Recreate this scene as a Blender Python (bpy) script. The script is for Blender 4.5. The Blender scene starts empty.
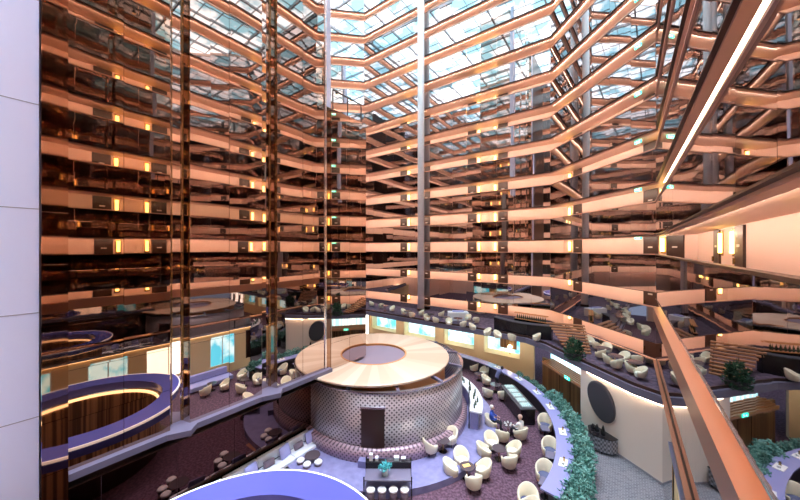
import bpy, bmesh, math, random
from mathutils import Vector, Matrix
random.seed(7)
S = bpy.context.scene
C = S.collection
PI = math.pi
EYE = 10.2
F_PX = 309.0

# ------------------------------------------------------------------ helpers
def link(o, parent=None):
    C.objects.link(o)
    if parent: o.parent = parent
    return o
def tag(o, label=None, cat=None, group=None, kind=None):
    if label: o['label'] = label
    if cat: o['category'] = cat
    if group: o['group'] = group
    if kind: o['kind'] = kind
    return o
def thing(name, label, cat, loc=(0, 0, 0), rz=0.0, group=None):
    o = bpy.data.objects.new(name, None); o.empty_display_size = .1
    o.location = loc; o.rotation_euler = (0, 0, rz)
    link(o); tag(o, label, cat, group)
    return o
def obj(name, bm, mat, parent=None, smooth=False):
    me = bpy.data.meshes.new(name)
    if bm.faces: bmesh.ops.recalc_face_normals(bm, faces=bm.faces[:])
    bm.to_mesh(me); bm.free()
    for m in (mat if isinstance(mat, (list, tuple)) else [mat]): me.materials.append(m)
    if smooth:
        for p in me.polygons: p.use_smooth = True
    return link(bpy.data.objects.new(name, me), parent)
def struct(name, bm, mat, parent=None, smooth=False):
    o = obj(name, bm, mat, parent, smooth); o['kind'] = 'structure'; return o
def dup(root, loc, rz, label, group=None, parts=True):
    r = root.copy(); C.objects.link(r); r.location = loc; r.rotation_euler = (0, 0, rz)
    r['label'] = label
    if group: r['group'] = group
    for ch in list(root.children):
        c = ch.copy(); C.objects.link(c); c.parent = r
        for g in ch.children:
            d = g.copy(); C.objects.link(d); d.parent = c
    return r
def NB(): return bmesh.new()
def hexa(bm, p, mi=0):
    """8 points: bottom ring of four then top ring of four"""
    v = [bm.verts.new(q) for q in p]
    for f in ((3, 2, 1, 0), (4, 5, 6, 7), (0, 1, 5, 4), (1, 2, 6, 5), (2, 3, 7, 6), (3, 0, 4, 7)):
        fc = bm.faces.new([v[i] for i in f]); fc.material_index = mi
def box(bm, x0, x1, y0, y1, z0, z1, mi=0):
    hexa(bm, [(x0, y0, z0), (x1, y0, z0), (x1, y1, z0), (x0, y1, z0), (x0, y0, z1), (x1, y0, z1), (x1, y1, z1), (x0, y1, z1)], mi)
def rbox(bm, x0, x1, y0, y1, z0, z1, r=.02, seg=2):
    b = NB(); box(b, x0, x1, y0, y1, z0, z1)
    bmesh.ops.bevel(b, geom=b.edges[:], offset=r, segments=seg, affect='EDGES', profile=.5)
    me = bpy.data.meshes.new('t'); b.to_mesh(me); b.free(); bm.from_mesh(me); bpy.data.meshes.remove(me)
def lathe(bm, prof, n=24, cx=0, cy=0, a0=0, a1=2 * PI, mi=0):
    full = abs(a1 - a0 - 2 * PI) < 1e-6
    cols = []
    for i in range(n if full else n + 1):
        a = a0 + (a1 - a0) * i / n
        cols.append([bm.verts.new((cx + r * math.cos(a), cy + r * math.sin(a), z)) for r, z in prof])
    m = len(cols)
    for i in range(m if full else m - 1):
        A, B = cols[i], cols[(i + 1) % m]
        for j in range(len(prof) - 1):
            try:
                f = bm.faces.new((A[j], B[j], B[j + 1], A[j + 1])); f.material_index = mi
            except ValueError: pass
    return cols
def ringbar(bm, r0, r1, z0, z1, cx=0, cy=0, n=64, a0=0, a1=2 * PI, mi=0):
    full = abs(a1 - a0 - 2 * PI) < 1e-6
    cols = lathe(bm, [(r0, z0), (r1, z0), (r1, z1), (r0, z1), (r0, z0)][:4], n, cx, cy, a0, a1, mi)
    m = len(cols)
    for i in range(m if full else m - 1):
        A, B = cols[i], cols[(i + 1) % m]
        bm.faces.new((A[3], B[3], B[0], A[0])).material_index = mi
    if not full:
        bm.faces.new(cols[0]); bm.faces.new(list(reversed(cols[-1])))
def cyl(bm, r, z0, z1, n=20, cx=0, cy=0, r2=None, mi=0):
    r2 = r if r2 is None else r2
    a = [bm.verts.new((cx + r * math.cos(2 * PI * i / n), cy + r * math.sin(2 * PI * i / n), z0)) for i in range(n)]
    b = [bm.verts.new((cx + r2 * math.cos(2 * PI * i / n), cy + r2 * math.sin(2 * PI * i / n), z1)) for i in range(n)]
    bm.faces.new(list(reversed(a))).material_index = mi; bm.faces.new(b).material_index = mi
    for i in range(n): bm.faces.new((a[i], a[(i + 1) % n], b[(i + 1) % n], b[i])).material_index = mi
def bar(bm, p, q, w):
    """square bar between two points"""
    p, q = Vector(p), Vector(q); d = (q - p).normalized()
    a = d.cross(Vector((0, 0, 1)))
    if a.length < 1e-3: a = Vector((1, 0, 0))
    a.normalize(); b = d.cross(a); a *= w / 2; b *= w / 2
    hexa(bm, [p - a - b, p + a - b, p + a + b, p - a + b, q - a - b, q + a - b, q + a + b, q - a + b])
def prism(bm, pts, z0, z1, mi=0):
    a = [bm.verts.new((x, y, z0)) for x, y in pts]; b = [bm.verts.new((x, y, z1)) for x, y in pts]
    bm.faces.new(list(reversed(a))).material_index = mi; bm.faces.new(b).material_index = mi
    n = len(pts)
    for i in range(n): bm.faces.new((a[i], a[(i + 1) % n], b[(i + 1) % n], b[i])).material_index = mi
def at(px, py, z):
    """where the sight line through a picture point meets the level z"""
    Y = F_PX * (EYE - z) / (py - 249.0)
    return ((px - 400) / F_PX * Y, Y)

# ------------------------------------------------------------------ materials
def mat(name, col, rough=.5, metal=0.0, emit=None, es=0.0, spec=.5, sample=True):
    m = bpy.data.materials.new(name); m.use_nodes = True
    b = m.node_tree.nodes['Principled BSDF']
    b.inputs['Base Color'].default_value = (*col, 1); b.inputs['Roughness'].default_value = rough
    b.inputs['Metallic'].default_value = metal; b.inputs['Specular IOR Level'].default_value = spec
    if emit:
        b.inputs['Emission Color'].default_value = (*emit, 1); b.inputs['Emission Strength'].default_value = es
        if not sample: m.cycles.emission_sampling = 'NONE'
    return m
def nodes(m): return m.node_tree.nodes, m.node_tree.links, m.node_tree.nodes['Principled BSDF']
def noise_mix(m, c1, c2, scale, lo=.4, hi=.6, detail=3, coord='Object', stretch=None):
    N, L, b = nodes(m)
    tc = N.new('ShaderNodeTexCoord'); nz = N.new('ShaderNodeTexNoise'); cr = N.new('ShaderNodeValToRGB')
    nz.inputs['Scale'].default_value = scale; nz.inputs['Detail'].default_value = detail
    src = tc.outputs[coord]
    if stretch:
        mp = N.new('ShaderNodeMapping'); mp.inputs['Scale'].default_value = stretch; L.new(src, mp.inputs[0]); src = mp.outputs[0]
    L.new(src, nz.inputs['Vector']); L.new(nz.outputs['Fac'], cr.inputs[0])
    cr.color_ramp.elements[0].position = lo; cr.color_ramp.elements[1].position = hi
    cr.color_ramp.elements[0].color = (*c1, 1); cr.color_ramp.elements[1].color = (*c2, 1)
    L.new(cr.outputs[0], b.inputs['Base Color'])
    return cr
M = {}
M['glass'] = mat('smoked mirror glass', (.50, .46, .46), .015, 1.0)
M['glass_near'] = mat('dark smoked mirror glass', (.40, .345, .34), .015, 1.0)
M['tower'] = mat('bronze mirror', (.62, .51, .45), .012, 1.0)
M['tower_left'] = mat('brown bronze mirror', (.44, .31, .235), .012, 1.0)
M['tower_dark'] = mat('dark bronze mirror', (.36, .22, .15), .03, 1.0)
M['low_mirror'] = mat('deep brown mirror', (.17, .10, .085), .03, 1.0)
M['copper'] = mat('copper trim', (.86, .53, .40), .32, .55)
M['ledge_copper'] = mat('satin copper ledge', (.40, .175, .105), .35, .4)
M['bronze'] = mat('dark bronze trim', (.075, .035, .025), .35, .4)
M['peach'] = mat('peach wall paint', (.92, .68, .58), .6)
M['soffit'] = mat('peach soffit paint', (.93, .66, .53), .55)
M['edge'] = mat('copper soffit edge', (.70, .43, .33), .4, .3)
M['led'] = mat('warm cove lamp', (1, .8, .5), .5, 0, (1, .77, .62), 13.5)
M['wash'] = mat('added wall fill glow', (1, .85, .6), .5, 0, (1, .80, .58), 9.0)  # glow for the strips added under the terrace ledge
M['spotlet'] = mat('small warm lamp', (1, .9, .6), .5, 0, (1, .78, .35), 9.0, sample=False)
M['softled'] = mat('dim warm led', (1, .85, .6), .5, 0, (1, .72, .40), 2.2)
M['strip'] = mat('light strip diffuser', (1, .9, .7), .5, 0, (1, .80, .48), 2.0)
M['door'] = mat('dark walnut door', (.055, .026, .02), .35)
M['plate'] = mat('door number plate', (.8, .75, .7), .3)
M['sconce'] = mat('sconce glow', (1, .8, .3), .5, 0, (1, .62, .17), 4.5, sample=False)
M['brass'] = mat('brushed brass', (.62, .40, .15), .25, .9)
M['white'] = mat('white wall panel', (.78, .79, .96), .5)
M['joint'] = mat('panel joint', (.35, .33, .38), .6)
M['chrome'] = mat('bright metal strip', (.85, .82, .85), .15, .9)
M['green'] = mat('green sign light', (0, .5, .35), .4, 0, (.02, .85, .55), 1.6, sample=False)
M['signwhite'] = mat('white sign figure', (.9, 1, .95), .4, 0, (.8, 1, .95), 2.0, sample=False)
M['cream'] = mat('cream wall paint', (.95, .74, .42), .6)
M['offwhite'] = mat('off white wall paint', (.92, .80, .71), .6)
M['slab'] = mat('mauve ledge', (.17, .155, .225), .35)
M['black'] = mat('black lacquer', (.015, .012, .015), .25)
M['grey'] = mat('dark grey', (.06, .055, .07), .5)
M['leather'] = mat('cream leather', (.82, .74, .56), .45)
M['leather_in'] = mat('pale cream leather', (.9, .88, .76), .5)
M['slate'] = mat('slate seat cloth', (.10, .11, .20), .8)
M['linen'] = mat('white linen', (.82, .86, .92), .8)
M['lav'] = mat('lavender cushion', (.42, .43, .78), .8)
M['plum'] = mat('plum cushion', (.20, .15, .19), .8)
M['tabletop'] = mat('dark stone top', (.10, .075, .085), .12)
M['stool'] = mat('white stool seat', (.88, .86, .84), .5)
M['blue_top'] = mat('blue lacquer canopy', (.12, .13, .48), .18)
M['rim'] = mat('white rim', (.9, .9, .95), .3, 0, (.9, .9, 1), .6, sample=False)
M['mauve'] = mat('mauve grey lining', (.26, .21, .26), .4)
M['counter'] = mat('lavender stone', (.33, .33, .62), .15)
M['barwhite'] = mat('white bar top', (.86, .88, .92), .2)
M['orange_wood'] = mat('orange veneer', (.62, .27, .09), .35)
M['skin'] = mat('skin', (.75, .46, .35), .5)
M['hair_grey'] = mat('light hair', (.75, .70, .66), .6)
M['hair_pink'] = mat('fair hair', (.72, .45, .36), .6)
M['hair_dark'] = mat('dark hair', (.03, .02, .02), .5)
M['blue_shirt'] = mat('blue shirt', (.03, .08, .45), .8)
M['white_shirt'] = mat('white blouse', (.86, .84, .86), .8)
M['suit'] = mat('slate suit', (.17, .17, .34), .8)
M['trouser'] = mat('dark trousers', (.03, .03, .05), .8)
M['teal'] = mat('teal petals', (.10, .55, .58), .5)
M['vase'] = mat('pale glass vase', (.55, .62, .62), .08)
M['food'] = mat('mixed food', (.5, .55, .45), .5); noise_mix(M['food'], (.75, .75, .7), (.12, .45, .45), 18)
M['bottle'] = mat('bottle glass', (.06, .10, .06), .08)
M['amber'] = mat('amber bottle glass', (.45, .20, .04), .08)
M['lampshade'] = mat('lamp shade glow', (1, .9, .7), .5, 0, (1, .82, .5), 5.0, sample=False)
M['napkin'] = mat('white china', (.9, .9, .9), .25)

# carpet: plum ground with small pale flecks
M['carpet'] = mat('plum carpet', (.12, .07, .10), .95)
noise_mix(M['carpet'], (.07, .032, .052), (.165, .088, .13), 9, .42, .62, 8)
M['terrace'] = mat('terrace carpet', (.10, .07, .10), .9)
noise_mix(M['terrace'], (.07, .045, .075), (.15, .10, .15), 4, .4, .65, 6)
M['platform'] = mat('lavender terrazzo', (.36, .35, .56), .35)
noise_mix(M['platform'], (.19, .185, .36), (.27, .265, .47), 3, .3, .7, 4)
# grey woven paving
M['paving'] = mat('grey paving', (.3, .3, .33), .6)
N, L, b = nodes(M['paving'])
tc = N.new('ShaderNodeTexCoord'); br = N.new('ShaderNodeTexBrick'); mp = N.new('ShaderNodeMapping')
mp.inputs['Rotation'].default_value = (0, 0, math.radians(36)); L.new(tc.outputs['Object'], mp.inputs[0]); L.new(mp.outputs[0], br.inputs['Vector'])
br.inputs['Scale'].default_value = 2.6; br.inputs['Color1'].default_value = (.21, .20, .23, 1); br.inputs['Color2'].default_value = (.12, .12, .15, 1)
br.inputs['Mortar'].default_value = (.30, .29, .32, 1); br.inputs['Mortar Size'].default_value = .03
L.new(br.outputs[0], b.inputs['Base Color'])

def uv_cyl(o, cx, cy, r):
    me = o.data; uv = me.uv_layers.new(name='around')
    for p in me.polygons:
        aa = [math.atan2(me.vertices[me.loops[i].vertex_index].co.y - cy, me.vertices[me.loops[i].vertex_index].co.x - cx) for i in p.loop_indices]
        ref = aa[0]
        for i, a in zip(p.loop_indices, aa):
            while a - ref > PI: a -= 2 * PI
            while a - ref < -PI: a += 2 * PI
            uv.data[i].uv = (a * r, me.vertices[me.loops[i].vertex_index].co.z)
# pierced metal screen: rows of small diamonds
def screen(name, c_hi, c_lo, sc, metal):
    m = mat(name, c_hi, .3, metal); N, L, b = nodes(m)
    uvn = N.new('ShaderNodeUVMap'); sp = N.new('ShaderNodeSeparateXYZ'); L.new(uvn.outputs[0], sp.inputs[0])
    def math_(op, a, bb=None):
        n = N.new('ShaderNodeMath'); n.operation = op
        for i, v in enumerate((a, bb)):
            if v is None: continue
            if isinstance(v, (int, float)): n.inputs[i].default_value = v
            else: L.new(v, n.inputs[i])
        return n.outputs[0]
    u = math_('MULTIPLY', sp.outputs[0], sc); v = math_('MULTIPLY', sp.outputs[1], sc * 1.0)
    def tri(x): return math_('ABSOLUTE', math_('SUBTRACT', math_('FRACT', x), .5))
    d = math_('ADD', tri(u), tri(v))
    s = math_('ABSOLUTE', math_('SUBTRACT', d, .5))
    cr = N.new('ShaderNodeValToRGB'); cr.color_ramp.elements[0].position = .2; cr.color_ramp.elements[1].position = .3
    cr.color_ramp.elements[0].color = (*c_hi, 1); cr.color_ramp.elements[1].color = (*c_lo, 1)
    L.new(s, cr.inputs[0]); L.new(cr.outputs[0], b.inputs['Base Color'])
    return m
M['screen'] = screen('pierced metal screen', (.54, .49, .53), (.09, .07, .09), 4.4, .5)
M['plinth'] = screen('patterned plinth', (.46, .32, .38), (.14, .09, .12), 4.6, .2)
# radial veneer canopy
def radial(name, cols, n, off=0.0):
    m = mat(name, cols[0], .38); N, L, b = nodes(m)
    tc = N.new('ShaderNodeTexCoord'); sp = N.new('ShaderNodeSeparateXYZ'); L.new(tc.outputs['Object'], sp.inputs[0])
    at2 = N.new('ShaderNodeMath'); at2.operation = 'ARCTAN2'; L.new(sp.outputs[1], at2.inputs[0]); L.new(sp.outputs[0], at2.inputs[1])
    mu = N.new('ShaderNodeMath'); mu.operation = 'MULTIPLY'; mu.inputs[1].default_value = n / (2 * PI); L.new(at2.outputs[0], mu.inputs[0])
    fl = N.new('ShaderNodeMath'); fl.operation = 'FLOOR'; L.new(mu.outputs[0], fl.inputs[0])
    wn = N.new('ShaderNodeTexWhiteNoise'); wn.noise_dimensions = '1D'; L.new(fl.outputs[0], wn.inputs['W'])
    cr = N.new('ShaderNodeValToRGB'); cr.color_ramp.elements[0].color = (*cols[0], 1); cr.color_ramp.elements[1].color = (*cols[1], 1)
    L.new(wn.outputs['Value'], cr.inputs[0]); L.new(cr.outputs[0], b.inputs['Base Color'])
    return m
M['fan'] = radial('pale radial veneer', ((.58, .40, .27), (.72, .55, .41)), 44)
# vertical timber slats / folds, by object coordinates
def stripes(name, c1, c2, scale, axis='Z', rough=.45):
    m = mat(name, c1, rough); N, L, b = nodes(m)
    tc = N.new('ShaderNodeTexCoord'); w = N.new('ShaderNodeTexNoise'); mp = N.new('ShaderNodeMapping')
    sv = {'Z': (scale, scale, .05), 'X': (.05, .05, scale)}[axis]
    mp.inputs['Scale'].default_value = sv; L.new(tc.outputs['Object'], mp.inputs[0]); L.new(mp.outputs[0], w.inputs['Vector'])
    w.inputs['Scale'].default_value = 1; w.inputs['Detail'].default_value = 2
    cr = N.new('ShaderNodeValToRGB'); cr.color_ramp.elements[0].position = .42; cr.color_ramp.elements[1].position = .58
    cr.color_ramp.elements[0].color = (*c1, 1); cr.color_ramp.elements[1].color = (*c2, 1)
    L.new(w.outputs['Fac'], cr.inputs[0]); L.new(cr.outputs[0], b.inputs['Base Color'])
    return m, cr
M['timber'], _ = stripes('walnut boards', (.13, .065, .025), (.26, .14, .055), 9)
M['curtain_wood'], _ = stripes('timber curtain', (.10, .05, .03), (.42, .24, .13), 7)
M['slat'] = mat('timber slat', (.42, .20, .10), .45)
M['pane_curtain'], cr = stripes('lit sheer curtain', (.35, .75, .85), (.95, 1, .98), 5)
N, L, b = nodes(M['pane_curtain']); L.new(cr.outputs[0], b.inputs['Emission Color']); b.inputs['Emission Strength'].default_value = 1.3
def litpane(name, c1, c2, s, scale):
    m = mat(name, c1, .2); cr = noise_mix(m, c1, c2, scale, .42, .58, 4); N, L, b = nodes(m)
    L.new(cr.outputs[0], b.inputs['Emission Color']); b.inputs['Emission Strength'].default_value = s
    return m
M['daypane'] = litpane('daylit window pane', (.10, .58, .80), (.62, .92, 1.0), .9, .9)
M['shopglow'] = litpane('lit shop front', (.95, .90, .80), (1, .98, .92), 2.0, .5)
# skylight glazing: bright sky with passing cloud
M['sky'] = litpane('skylight glazing', (.20, .44, .55), (.80, .91, .97), 3.4, .30)
M['mullion'] = mat('skylight bar', (.55, .55, .57), .5)
M['leaf'] = mat('hedge leaf', (.05, .22, .14), .45); noise_mix(M['leaf'], (.03, .17, .14), (.30, .58, .50), 7, .35, .65)
M['leafdark'] = mat('dark leaf', (.03, .10, .05), .5); noise_mix(M['leafdark'], (.01, .05, .03), (.06, .19, .10), 6, .35, .65)
M['basket'] = mat('woven grey basket', (.12, .12, .14), .6)
N, L, b = nodes(M['basket']); tc = N.new('ShaderNodeTexCoord'); ck = N.new('ShaderNodeTexChecker'); L.new(tc.outputs['Object'], ck.inputs[0]); ck.inputs['Scale'].default_value = 9
ck.inputs['Color1'].default_value = (.38, .38, .44, 1); ck.inputs['Color2'].default_value = (.12, .12, .14, 1); L.new(ck.outputs[0], b.inputs['Base Color'])

# ------------------------------------------------------------------ plan of the atrium
U = Vector((.592, .806)); P = Vector((-.806, .592))            # along the right wing / towards the mirrored tower
def up(u, p): return U * u + P * p
WALLP = -1.24
Va = Vector((13.53, 16.33)); Vb = Vector((12.4, 25.5)); Vc = Vector((-4.38, 37.6)); Vd = Vector((-13.5, 36.2))
pd = Vd.dot(P)
N1 = up(-10, WALLP); W0 = up(-10, pd)
RING = [N1, Va, Vb, Vc, Vd, W0]
WNAME = ['right wing', 'narrow angled wing at right', 'wide far wing', 'angled far-left wing', 'left wing behind the mirrored tower', 'near wing']
def offset(poly, d):
    n = len(poly); out = []
    for i in range(n):
        a, b, c = poly[i - 1], poly[i], poly[(i + 1) % n]
        d1 = (b - a).normalized(); d2 = (c - b).normalized()
        n1 = Vector((-d1.y, d1.x)); n2 = Vector((-d2.y, d2.x))
        bis = (n1 + n2).normalized(); out.append(b + bis * (d / bis.dot(n1)))
    return out
DEEP = 1.7
BACK = offset(RING, -DEEP)
E1 = offset(RING, -.07); E2 = offset(RING, -.30); E3 = offset(RING, -.50)
L0 = 8.75; H = 2.8
TOPK = 12
ROOF = L0 + H * TOPK + 2.3
def FL(k): return L0 + H * k
ORD = ['', 'first', 'second', 'third', 'fourth', 'fifth', 'sixth', 'seventh', 'eighth', 'ninth', 'tenth', 'eleventh', 'twelfth']
def lev(k):
    if k == 0: return 'at eye level'
    return (ORD[k] + ' level above eye height') if k > 0 else (ORD[-k] + ' level below eye height')
def quad_between(bm, A, B, i, z0, z1, mi=0):
    j = (i + 1) % 6
    prism(bm, [A[i], A[j], B[j], B[i]], z0, z1, mi)

def panels(bm, a, b, z0, z1, th, pw, tilt, gap=.012, saw=0.0):
    """row of glass panes from a to b, each set very slightly out of true as real glazing is"""
    d = b - a; ln = d.length; d = d / ln; nn = Vector((-d.y, d.x)); k = max(1, round(ln / pw)); w = ln / k
    for i in range(k):
        t0, t1 = i * w + gap / 2, (i + 1) * w - gap / 2
        yaw = (random.gauss(0, tilt) + saw) * w / 2; pit = random.gauss(0, tilt) * (z1 - z0) / 2
        pts = []
        for z, sp in ((z0, -pit), (z1, pit)):
            for t, oy, o in ((t0, -yaw, 0), (t1, yaw, 0), (t1, yaw, -th), (t0, -yaw, -th)):
                q = a + d * t + nn * (o + oy + sp); pts.append((q.x, q.y, z))
        hexa(bm, pts)

# ------------------------------------------------------------------ galleries, one balcony per wing and level
for k in range(-2, TOPK + 1):
    F = FL(k); zb = F - .575
    for i in range(6):
        j = (i + 1) % 6
        if k == -2 and i in (4, 5): continue
        a, b = RING[i], RING[j]
        mid = (a + b) / 2
        t = thing('gallery_balcony', 'mirror-glass balcony of the %s, %s' % (WNAME[i], lev(k)), 'balcony', (0, 0, 0), 0, 'mirror-glass balconies of the %s' % WNAME[i])
        gb = {0: zb - .27, -1: zb - .17, -2: 3.8}.get(k, zb)
        if k == -2 and i == 0: gb = 0.02
        lap = i == 0 and k <= 0                                      # lapped panes on the near wing's lower fronts
        if lap and k == 0: gb = zb - .56
        if lap and k == -1: gb = 4.45
        ga, gbb = a, b
        g = NB()
        if lap and k == -2:                                          # above the side windows the glass stops at the ledge
            ga = up(14, WALLP); panels(g, a, ga, 3.62, F + 1.14, .03, .25, .0006, 0, math.radians(1.7))
        panels(g, ga, gbb, gb, F + 1.14, .03, .25 if lap else 1.45, .0006 if lap else .0022, gap=0 if lap else .012, saw=(math.radians(1.7) if lap and k != -1 else 0.0)); obj('glass_balustrade', g, M['glass' if i else 'glass_near'], t)
        g = NB()
        hr = .10 if i else .0
        ro, ri = (.05, -.09) if not (i == 0 and k < 0) else ((.13, -.24) if k == -1 else (.13, -.12))
        RO = offset(RING, ro); RI = offset(RING, ri)
        quad_between(g, RO, RI, i, F + 1.14, F + 1.19); obj('handrail', g, M['ledge_copper' if i == 0 and k < 0 else 'bronze' if i == 0 and k == 0 else 'copper'], t)
        if i == 0 and k == -1:
            g = NB(); quad_between(g, offset(RING, .13), offset(RING, .035), i, F + .62, F + 1.138); obj('fascia', g, M['ledge_copper'], t)
        if k == -2: continue
        g = NB(); quad_between(g, E1, BACK, i, zb + .03, F); obj('floor_slab', g, M['terrace'], t)
        g = NB(); quad_between(g, offset(RING, .025), offset(RING, -.07), i, gb - .04, gb - .002); obj('edge_trim', g, M['chrome' if lap and k == 0 else 'bronze'], t)
        g = NB(); quad_between(g, E1, E2, i, zb - .10, zb + .029); obj('edge_beam', g, M['edge'], t)
        # lamp strip tucked behind the edge beam, washing the corridor
        g = NB(); quad_between(g, offset(RING, -.302), offset(RING, -.312), i, zb - .095, zb + .0); obj('cove_light', g, M['led'], t)
        g = NB(); quad_between(g, E3 if (i == 0 and k == 2) else E2, BACK, i, zb + .001, zb + .029); obj('soffit', g, M['soffit'], t)
        if i == 0 and k == 2:
            g = NB(); quad_between(g, offset(RING, -.313), E3, i, zb - .06, zb + .028); obj('light_strip', g, M['strip'], t)

# corridor back walls
for i, s in enumerate(('right', 'far_right', 'far', 'far_left', 'left', 'near')):
    g = NB(); quad_between(g, BACK, offset(RING, -DEEP - .3), i, 3.1 if i in (1, 2, 3) else 0, ROOF + .3)
    struct('wall_' + s, g, M['peach'])

# ------------------------------------------------------------------ guest-room doors and sconces
g = NB(); box(g, -.46, .46, -.05, .03, 0, 2.2); obj_door = struct('door_1', g, M['door'])
g = NB(); box(g, -.14, .14, .03, .045, 1.52, 1.6); obj('number_plate', g, M['plate'], obj_door)
g = NB(); box(g, .34, .38, .03, .09, .95, 1.15); obj('door_handle', g, M['brass'], obj_door)
sc0 = thing('wall_sconce', 'x', 'wall lamp')
g = NB(); box(g, -.15, .15, -.03, .0, 1.2, 2.15); obj('backplate', g, M['brass'], sc0)
g = NB(); box(g, -.09, .09, .0, .08, 1.30, 2.05); obj('lamp_shade', g, M['sconce'], sc0)
first = {'d': True, 's': True}; nd = [1]
def wallpos(i, s):
    """point on the back wall of wing i, s metres along the balcony edge from its first corner"""
    a, b = RING[i], RING[(i + 1) % 6]; d = (b - a).normalized(); nn = Vector((-d.y, d.x))
    return a + d * s - nn * (DEEP - .04), math.atan2(-nn.x * -1, nn.y) * -1 if False else math.atan2(d.y, d.x)
def put_door(i, s, k):
    p, r = wallpos(i, s)
    loc = (p.x, p.y, FL(k))
    if first['d']:
        first['d'] = False; o = obj_door; o.location = loc; o.rotation_euler = (0, 0, r)
        return
    nd[0] += 1
    o = obj_door.copy(); o.name = 'door_%d' % nd[0]; C.objects.link(o); o.location = loc; o.rotation_euler = (0, 0, r)
    for ch in obj_door.children:
        c = ch.copy(); C.objects.link(c); c.parent = o
def put_sconce(i, s, k, which):
    p, r = wallpos(i, s); loc = (p.x, p.y, FL(k))
    lb = '%s glowing brass sconce on the corridor wall, %s, %s' % (which, {0: 'right wing', 1: 'angled right wing', 2: 'far wing', 3: 'angled left wing'}[i], lev(k))
    gr = 'corridor sconces'
    if first['s']:
        first['s'] = False; sc0.location = loc; sc0.rotation_euler = (0, 0, r); sc0['label'] = lb; sc0['group'] = gr
    else: dup(sc0, loc, r, lb, gr)
MODS = [(0, 16.4, 'nearer'), (0, 25.9, 'farther'), (2, 5.95, 'right-hand'), (2, 14.4, 'left-hand')]
for k in range(-2, 8):
    for i, s, w in MODS:
        if i == 0 and k > 6: continue
        for e in (-1, 1):
            if k <= 6: put_door(i, s + e * 1.55, k)
            put_sconce(i, s + e * .82, k, ('first' if (e < 0) else 'second') + ' ' + w)
    put_door(1, 1.9, k); put_door(1, 8.2, k); put_sconce(1, 9.1, k, 'single')
    put_door(3, 4.6, k)
    if k <= 2: put_door(1, .45, k); put_sconce(1, 1.15, k, 'corner')

# exit signs hung under the soffits of the angled wing
def exit_sign(loc, r, label, first=[None]):
    if first[0] is None:
        t = thing('exit_sign', label, 'sign', loc, r, 'green exit signs')
        g = NB(); box(g, -.30, .30, -.03, .03, -.24, 0); obj('sign_box', g, M['green'], t); t.scale = (.72,) * 3
        g = NB()                                                     # running figure and arrow
        for yy in (-.034, .034):
            y0, y1 = (yy, yy + .002) if yy < 0 else (yy - .002, yy)
            box(g, -.17, -.13, y0, y1, -.07, -.03); box(g, -.18, -.12, y0, y1, -.14, -.08)
            hexa(g, [(-.18, y0, -.21), (-.15, y0, -.21), (-.15, y1, -.21), (-.18, y1, -.21), (-.16, y0, -.14), (-.13, y0, -.14), (-.13, y1, -.14), (-.16, y1, -.14)])
            hexa(g, [(-.11, y0, -.20), (-.08, y0, -.20), (-.08, y1, -.20), (-.11, y1, -.20), (-.15, y0, -.14), (-.12, y0, -.14), (-.12, y1, -.14), (-.15, y1, -.14)])
            box(g, .02, .14, y0, y1, -.14, -.10)
            hexa(g, [(.12, y0, -.19), (.13, y0, -.19), (.13, y1, -.19), (.12, y1, -.19), (.12, y0, -.05), (.125, y0, -.05), (.125, y1, -.05), (.12, y1, -.05)])
            hexa(g, [(.13, y0, -.18), (.135, y0, -.18), (.135, y1, -.18), (.13, y1, -.18), (.20, y0, -.12), (.205, y0, -.12), (.205, y1, -.12), (.20, y1, -.12)])
        obj('pictogram', g, M['signwhite'], t); first[0] = t
    else: dup(first[0], loc, r, label, 'green exit signs')
d1 = (Vb - Va).normalized(); n1 = Vector((-d1.y, d1.x))
for k in range(-1, 7):
    q = Va + d1 * 1.7 - n1 * .62
    exit_sign((q.x, q.y, FL(k) + 2.2), math.atan2(d1.y, d1.x), 'green exit sign under the soffit of the angled right wing, ' + lev(k))
q = up(24.6, WALLP - .9)
exit_sign((q.x, q.y, L0 + 2.19), math.atan2(P.y, P.x), 'green exit sign hung in the right corridor at eye level')

# ------------------------------------------------------------------ skylight roof
def uvp(u, p, z): q = up(u, p); return (q.x, q.y, z)
u0, u1, p0, p1 = -13, 46, -5, 37
g = NB()
prism(g, [up(u0, p0), up(u1, p0), up(u1, p1), up(u0, p1)], ROOF + .5, ROOF + .55)
struct('window_1', g, M['sky'])
g = NB()
n = 24
for i in range(n + 1):
    u = u0 + (u1 - u0) * i / n; w = .11 if i % 4 == 0 else .045; hh = .45 if i % 4 == 0 else .15
    prism(g, [up(u - w, p0), up(u + w, p0), up(u + w, p1), up(u - w, p1)], ROOF + .49 - hh, ROOF + .49)
n = 18
for i in range(n + 1):
    p = p0 + (p1 - p0) * i / n; w = .10 if i % 3 == 0 else .04; hh = .35 if i % 3 == 0 else .12
    prism(g, [up(u0, p - w), up(u1, p - w), up(u1, p + w), up(u0, p + w)], ROOF + .47 - hh, ROOF + .48)
struct('ceiling', g, M['mullion'])

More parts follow.
